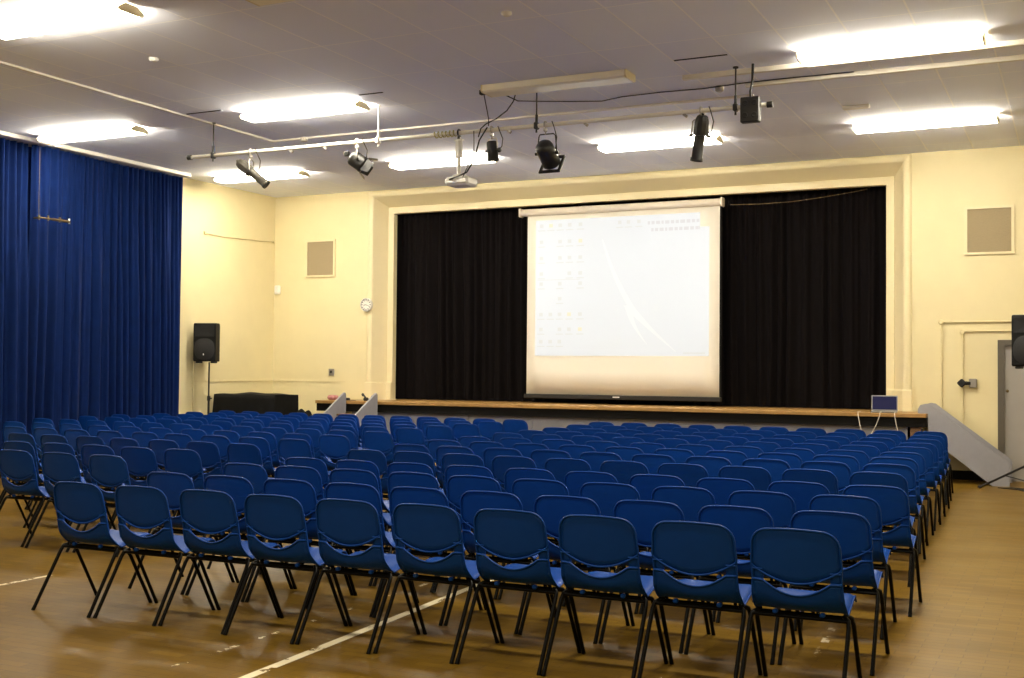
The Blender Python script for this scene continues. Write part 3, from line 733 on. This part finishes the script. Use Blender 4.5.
# low box under a black cloth in the left corner
def cov(u, v):
    X0, X1, Y0, Y1, H = -13.78, -12.45, 16.33, 17.0, 1.06
    x = X0 + (X1 - X0) * u
    if v < .35:
        k = v / .35; y = Y0 - .05 * (1 - k) + .012 * math.sin(40 * u) * (1 - k); z = .02 + (H - .02) * k
    elif v < .75:
        k = (v - .35) / .4; y = Y0 + (Y1 - Y0) * k; z = H + .03 * math.sin(PI * u) * math.sin(PI * k) + .008 * math.sin(13 * u + 5 * k)
    else:
        k = (v - .75) / .25; y = Y1 + .03 * k; z = H - (H - .02) * k
    return (x - (.06 * (1 - z / H) if u < .02 else 0), y, z)
mb = MB().grid(cov, 60, 40)
for u in (0, 1):
    ring = [cov(u, j / 40) for j in range(41)]
    mb.add(ring, [tuple(range(41)) if u == 0 else tuple(range(41))[::-1]])
tag(mb.build('covered_box', M_cover), 'low wide box under a black cloth in the left corner', 'box')
# a bag lying behind the chairs, between the box and the left-hand steps
tag(MB().grid(lambda u, v: (-12.22 + .27 * u + .0, 16.68 + .22 * math.cos(PI * v) * math.sin(PI * u) ** .5, .40 * math.sin(PI * v) * (.75 + .25 * math.sin(9 * u)) * math.sin(PI * min(1, max(0, u))) ** .4 + .50), 20, 12).bx(-12.22, -11.96, 16.51, 16.85, 0, .51).build('black_bag', M_cover), 'black bag behind the chairs, between the covered box and left steps', 'bag')

# things lying on the stage
def pk(u, v):
    a = 2 * PI * u; r_ = math.sin(PI * v) ** .5
    return (-11.97 + .105 * r_ * math.cos(a) * (1 + .12 * math.sin(5 * a)), 17.36 + .07 * r_ * math.sin(a), STAGE_Z + .002 + .045 * (1 - math.cos(PI * v)) + .006 * math.sin(7 * a) * r_)
tag(MB().grid(pk, 24, 10, smooth=False).build('red_packet', M_red), 'small crumpled red packet at the far left end of the stage', 'packet')
tag(MB().box((-11.72, 17.38, STAGE_Z + .024), (.16, .10, .045), bev=.012, rot=Matrix.Rotation(.3, 3, 'Z')).tube([(-11.70, 17.36, STAGE_Z + .02), (-11.6, 17.32, STAGE_Z + .008), (-11.48, 17.36, STAGE_Z + .008)], .006, 6).build('power_adapter', M_rubber), 'flat black adapter on the stage beside the red packet', 'adapter')
t = thing('desk_microphone', 'small black gadget standing on the stage edge between the left steps', 'gadget', (-11.30, 17.36, STAGE_Z))
MB().box((.03, 0, .03), (.09, .06, .06), bev=.015).build('base', M_rubber, t)
MB().tube([(.03, 0, .05), (-.02, 0, .10)], .016, 8).lathe((-.02, 0, .085), (-.5, 0, .8), [(0, .018), (.03, .026), (.05, .018)], 10).build('head', M_rubber, t)
MB().tube([(.13, .02, .004), (.13, .02, .09)], .008, 8).build('stem', M_rubber, t)

# laptop at the right end of the stage
t = thing('laptop', 'open laptop with a dark blue screen on the right end of the stage', 'laptop', (-2.53, 17.40, STAGE_Z), math.radians(182))
MB().box((0, 0, .014), (.36, .25, .022), bev=.006).build('base', M_laptop, t)
MB().box((0, .02, .0262), (.30, .11, .003)).build('keyboard', M_black, t)
rt = Matrix.Rotation(math.radians(-14), 3, 'X')
lid = MB().box((0, -.148, .142), (.36, .012, .245), rot=rt, bev=.005).build('lid', M_laptop, t)
t.rotation_euler = (0, 0, math.radians(6))
bpy.data.objects.remove(lid)
MB().box((0, .150, .133), (.36, .012, .225), rot=rt, bev=.004).build('lid', M_laptop, t)
MB().box((0, .1425, .135), (.335, .003, .195), rot=rt).build('display', M_lcd, t)
for x0, x1, y0, lab in ((-2.86, -2.80, .0, 'white cable hanging off the stage edge, left of the laptop'), (-2.56, -2.68, .0, 'white cable slanting down from under the laptop'), (-2.36, -2.30, .0, 'white cable hanging off the stage edge, right of the laptop')):
    tag(MB().tube([(x0 + .02, 17.30, STAGE_Z + .012), (x0, 17.25, STAGE_Z + .012), (x0, 17.206, STAGE_Z + .012), (x0, 17.200, STAGE_Z - .03), (x0 + (x1 - x0) * .4, 17.20, .80), (x1, 17.20, .66), (x1 + .02, 17.20, .35), (x1 + .06, 17.2, .01)], .006, 6).build('hanging_cable', M_whitecable), lab, 'cable', 'white laptop cables')

# ---------------------------------------------------------------- chairs
def half_w(z):
    w_ = .204 + .006 * math.exp(-((z - .615) / .06) ** 2)
    r_, top = .080, .792
    if z > top - r_:
        w_ = w_ - r_ + math.sqrt(max(0, r_ * r_ - (z - (top - r_)) ** 2))
    return w_
def back_pt(x, z):      # rear face of the shell
    y = -.22 + .082 * ((.79 - z) / .37) ** 1.15 if z < .79 else -.22
    return y + .020 * (x / .21) ** 2
def backrest_mesh():
    mb = MB()
    def fn(u, v):
        s = -1 + 2 * u
        zb = .540 + .075 * s * s
        t = math.sin(v * PI / 2) ** 1.0 * .55 + v * .45
        z = zb + (.791 - zb) * t
        x = s * half_w(z)
        return (x, back_pt(x, z), z + .006 * (1 - s * s) * v)
    mb.slab(fn, 14, 10, (0, .007, 0))
    # rolled rim round the panel, standing proud of the rear face
    nu, nv = 18, 12
    per = [fn(i / nu, 0) for i in range(nu + 1)] + [fn(1, j / nv) for j in range(1, nv + 1)] + [fn(1 - i / nu, 1) for i in range(1, nu + 1)] + [fn(0, 1 - j / nv) for j in range(1, nv)]
    per = [(p[0], p[1] - .002, p[2]) for p in per]
    mb.tube(per, .0055, 6, closed=True)
    # side supports with moulded ribs
    for sx in (-1, 1):
        def up(u, v):
            x = sx * (.156 + .050 * u); z = .50 + .115 * v
            return (x, back_pt(x, z) + .004, z)
        mb.slab(up, 3, 5, (0, .008, 0))
        for z in (.550, .598):
            mb.tube([(sx * (.156 + .050 * k / 3), back_pt(sx * .18, z) - .002, z) for k in range(4)], .0045, 5)
        mb.tube([(sx * .206, back_pt(sx * .206, z), z) for z in (.47, .51, .55, .59, .62)], .006, 6)
    return mb.mesh('backrest', M_shell)
def seat_mesh():
    mb = MB()
    def fn(u, v):
        s = -1 + 2 * u
        hw = .207 + .009 * min(1, v / .35) if v < .4 else .216 - .018 * ((v - .4) / .6)
        x = s * hw
        e = min(1.0, abs(x) / .157)
        ztop = .483 + .064 * e * e
        if v < .4:                       # upstand behind the sitter
            k = v / .4
            z = ztop + (.402 - ztop) * k
            y = back_pt(x, z) - .004 + .055 * max(0, k - .45) ** 1.6 / .38
        else:
            k = (v - .4) / .6
            y0 = back_pt(x, .402) - .004 + .055
            y = y0 + (.275 - y0) * k
            z = .398 + .05 * min(1, k * 1.25) ** 1.1 - .035 * max(0, (k - .86) / .14) ** 2
            z -= .012 * (1 - s * s) * math.sin(PI * min(1, k))
            if abs(s) > .9: z -= .012
        return (x, y, z)
    mb.slab(fn, 14, 18, (0, .006, -.003))
    for sx in (-1, 1):
        pts = [fn((1 + sx) / 2, j / 18) for j in range(19)]
        mb.tube(pts, .005, 5)
        mb.box((sx * .11, -.105, .394), (.024, .03, .022), bev=.006)
    mb.tube([(p[0], p[1] - .002, p[2]) for p in [fn(i / 16, 0) for i in range(17)]], .006, 5)
    return mb.mesh('seat', M_shell)
def leg_mesh(sx, front):
    if front: pts = [(sx * .200, -.03, .388), (sx * .224, .0, .372), (sx * .229, .03, .33), (sx * .2325, .215, .0)]
    else: pts = [(sx * .200, -.06, .388), (sx * .224, -.085, .374), (sx * .229, -.105, .345), (sx * .2325, -.315, .0)]
    mb = MB().tube(pts, .0112, 8)
    a, b2 = Vector(pts[-1]), Vector(pts[-2]); d_ = (b2 - a).normalized()
    mb.tube([a + Vector((0, 0, .001)), a + d_ * .03], .0120, 8)
    return mb.mesh('leg', M_leg)
ME = dict(back=backrest_mesh(), seat=seat_mesh(), legs=[leg_mesh(-1, 0), leg_mesh(1, 0), leg_mesh(-1, 1), leg_mesh(1, 1)],
          rail=MB().tube([(-.220, -.092, .372), (.220, -.092, .372)], .0095, 8).mesh('cross_rail', M_leg),
          rail2=MB().tube([(-.220, .01, .368), (.220, .01, .368)], .0095, 8).mesh('cross_rail', M_leg))
def make_chair():
    t = thing('stacking_chair', 'x', 'chair', (0, 0, 0))
    for n_, me in [('backrest', ME['back']), ('seat', ME['seat'])] + [('leg', m_) for m_ in ME['legs']] + [('cross_rail', ME['rail']), ('cross_rail', ME['rail2'])]:
        o_ = bpy.data.objects.new(n_, me); C.objects.link(o_); o_.parent = t
    return t
SEATS = [
('R',0,[(-1.181,5.444),(-1.673,5.451),(-2.166,5.447),(-2.658,5.453),(-3.151,5.445),(-3.644,5.423),(-4.136,5.413),(-4.629,5.425),(-5.121,5.403),(-5.629,5.394)]),
('R',1,[(-1.169,6.226),(-1.671,6.214),(-2.168,6.223),(-2.661,6.214),(-3.153,6.218),(-3.646,6.206),(-4.138,6.218),(-4.631,6.223),(-5.124,6.215),(-5.633,6.22)]),
('R',2,[(-1.249,7.088),(-1.741,7.073),(-2.241,7.09),(-2.734,7.086),(-3.226,7.079),(-3.719,7.072),(-4.212,7.092),(-4.704,7.083),(-5.197,7.089),(-5.689,7.093)]),
('R',3,[(-1.186,7.817),(-1.678,7.822),(-2.171,7.809),(-2.663,7.819),(-3.156,7.81),(-3.648,7.822),(-4.154,7.821),(-4.659,7.802),(-5.151,7.803),(-5.644,7.805)]),
('R',4,[(-1.327,8.89),(-1.825,8.877),(-2.318,8.882),(-2.811,8.874),(-3.303,8.879),(-3.796,8.876),(-4.288,8.875),(-4.781,8.881),(-5.273,8.881),(-5.766,8.889)]),
('R',5,[(-1.379,9.743),(-1.872,9.731),(-2.364,9.746),(-2.857,9.74),(-3.349,9.733),(-3.842,9.728),(-4.334,9.746),(-4.827,9.75),(-5.32,9.728),(-5.812,9.745)]),
('R',6,[(-1.45,10.55),(-1.943,10.553),(-2.436,10.541),(-2.928,10.553),(-3.421,10.537),(-3.915,10.531),(-4.407,10.544),(-4.9,10.53),(-5.393,10.534),(-5.885,10.539)]),
('R',7,[(-1.481,11.289),(-1.976,11.288),(-2.468,11.287),(-2.961,11.288),(-3.454,11.296),(-3.946,11.285),(-4.439,11.284),(-4.934,11.291),(-5.427,11.279),(-5.92,11.28)]),
('R',8,[(-1.501,12.138),(-2.0,12.134),(-2.492,12.139),(-2.985,12.131),(-3.478,12.139),(-3.97,12.14),(-4.463,12.123),(-4.955,12.124),(-5.448,12.139),(-5.943,12.146)]),
('R',9,[(-1.533,12.884),(-2.026,12.866),(-2.519,12.879),(-3.014,12.883),(-3.507,12.873),(-3.999,12.871),(-4.492,12.885),(-4.984,12.871),(-5.48,12.87),(-5.972,12.876)]),
('R',10,[(-1.568,13.702),(-2.064,13.692),(-2.556,13.687),(-3.049,13.684),(-3.542,13.694),(-4.034,13.686),(-4.527,13.701),(-5.021,13.701),(-5.514,13.686),(-6.006,13.688)]),
('R',11,[(-1.631,14.6),(-2.124,14.6),(-2.617,14.612),(-3.113,14.594),(-3.606,14.59),(-4.099,14.613),(-4.591,14.611),(-5.084,14.614),(-5.576,14.601),(-6.069,14.613)]),
('R',12,[(-1.7,15.562),(-2.193,15.555),(-2.685,15.568),(-3.178,15.549),(-3.671,15.57),(-4.163,15.565),(-4.656,15.57),(-5.148,15.57),(-5.641,15.57),(-6.133,15.562)]),
('L',0,[(-7.16,7.177),(-7.693,7.17),(-8.223,7.184)]),
('L',1,[(-7.137,8.033),(-7.642,8.021),(-8.15,8.043),(-8.654,8.047),(-9.16,8.035)]),
('L',2,[(-7.187,8.939),(-7.705,8.959),(-8.216,8.98),(-8.732,8.977),(-9.249,9.023),(-9.768,9.026),(-10.282,9.055)]),
('L',3,[(-7.253,9.829),(-7.777,9.836),(-8.306,9.861),(-8.831,9.88),(-9.351,9.925),(-9.882,9.935),(-10.406,9.951),(-10.931,9.982),(-11.455,9.994)]),
('L',4,[(-7.322,10.645),(-7.834,10.672),(-8.342,10.687),(-8.858,10.702),(-9.368,10.735),(-9.878,10.749),(-10.389,10.776),(-10.904,10.79),(-11.415,10.82),(-11.927,10.84),(-12.439,10.847)]),
('L',5,[(-7.341,11.556),(-7.852,11.568),(-8.358,11.602),(-8.863,11.607),(-9.371,11.64),(-9.883,11.651),(-10.392,11.681),(-10.897,11.704),(-11.405,11.718),(-11.913,11.735),(-12.425,11.756),(-12.934,11.763)]),
('L',6,[(-7.458,12.466),(-7.97,12.488),(-8.474,12.511),(-8.987,12.551),(-9.494,12.572),(-9.998,12.592),(-10.504,12.604),(-11.013,12.608),(-11.521,12.643),(-12.029,12.651),(-12.537,12.696),(-13.049,12.698)]),
('L',7,[(-7.456,13.21),(-7.974,13.211),(-8.49,13.245),(-9.004,13.259),(-9.522,13.28),(-10.038,13.301),(-10.556,13.324),(-11.067,13.342),(-11.585,13.355),(-12.101,13.393),(-12.617,13.407),(-13.135,13.431)]),
('L',8,[(-7.453,13.939),(-7.961,13.978),(-8.459,13.991),(-8.965,14.017),(-9.469,14.024),(-9.972,14.053),(-10.474,14.063),(-10.975,14.104),(-11.48,14.117),(-11.982,14.142),(-12.484,14.144),(-12.989,14.157)]),
('L',9,[(-7.492,14.746),(-7.999,14.766),(-8.502,14.799),(-9.008,14.825),(-9.51,14.834),(-10.015,14.861),(-10.517,14.873),(-11.024,14.898),(-11.526,14.908),(-12.031,14.945),(-12.538,14.944),(-13.044,14.979)]),
('L',10,[(-7.477,15.514),(-7.976,15.512),(-8.481,15.533),(-8.981,15.566),(-9.477,15.592),(-9.981,15.611),(-10.48,15.618),(-10.978,15.628),(-11.482,15.67),(-11.981,15.676),(-12.48,15.705),(-12.983,15.715)]),
]
ORD = ['first', 'second', 'third', 'fourth', 'fifth', 'sixth', 'seventh', 'eighth', 'ninth', 'tenth', 'eleventh', 'twelfth', 'thirteenth']
chair0 = make_chair(); fresh = True
rnd = random.Random(12)
for block, row, pts in SEATS:
    for i, (x, y) in enumerate(pts):
        c_ = chair0 if fresh else copy_tree(chair0); fresh = False
        rz = math.radians(rnd.uniform(-.25, .25)) + (math.radians(-2.0) if block == 'L' and row > 1 else 0)
        c_.rotation_euler = (0, 0, rz)
        c_.location = (x - .013 - .22 * math.sin(rz), y + .22, 0)
        if block == 'R':
            pos = ('rightmost' if i == 0 else ORD[i] + ' from right' if i < 9 else 'leftmost')
            rw = 'the nearest row' if row == 0 else ('the furthest row' if row == 12 else 'the %s row from the camera' % ORD[row])
            if pos == 'rightmost' or pos == 'leftmost': lab = 'blue plastic chair, %s in %s, right block' % (pos, rw)
            else: lab = 'blue plastic chair, %s in %s, right block' % (pos, rw)
            grp = 'blue chairs in the right block'
        else:
            pos = 'beside the aisle' if i == 0 else ORD[i] + ' from the aisle'
            rw = 'nearest row' if row == 0 else ('furthest row' if row == 10 else ORD[row] + ' nearest row')
            lab = 'blue plastic chair, %s in the %s of the left block' % (pos, rw)
            grp = 'blue chairs in the left block'
        tag(c_, lab, 'chair', grp)

# ---------------------------------------------------------------- light
w = bpy.data.worlds.new('world'); bpy.context.scene.world = w; w.use_nodes = True
w.node_tree.nodes['Background'].inputs[0].default_value = (.9, .85, .8, 1); w.node_tree.nodes['Background'].inputs[1].default_value = .02
def area(x, y, power):
    l = bpy.data.lights.new('unseen_lamp', 'AREA'); l.shape = 'RECTANGLE'; l.size = 1.8; l.size_y = .28; l.energy = power; l.color = (1, .91, .72)
    o_ = bpy.data.objects.new('unseen_lamp', l); C.objects.link(o_); o_.location = (x, y, HC - .13)
LAMPS = [(-12.3, 8.1, 60), (-1.75, 8.1, LP), (-8.8, 4.2, 8), (-5.3, 4.2, LP2), (-1.75, 4.2, LP2), (-8.8, 0.3, 8), (-5.3, .3, LP2), (-1.75, .3, LP2)]  # first two continue the fitting grid; the others are unseen fill added nearer the camera
for a in LAMPS: area(*a)

# ---------------------------------------------------------------- camera
cam = bpy.data.cameras.new('camera'); co = bpy.data.objects.new('camera', cam); C.objects.link(co)
cam.sensor_fit = 'HORIZONTAL'; cam.sensor_width = 36.0; cam.lens = 36.0 * 1170.80 / 1024
f_, r_, u_ = Vector((-0.436857, 0.899126, 0.027001)), Vector((0.899523, 0.436783, 0.008883)), Vector((0.003806, -0.028169, 0.999596))
mw = Matrix((r_, u_, -f_)).transposed().to_4x4(); mw.translation = (0, 0, 1.5183)
co.matrix_world = mw
cam.clip_start = .05; cam.clip_end = 100
sc_ = bpy.context.scene
sc_.camera = co
sc_.view_settings.view_transform = 'Standard'
sc_.view_settings.look = 'None'
sc_.view_settings.exposure = EXPO
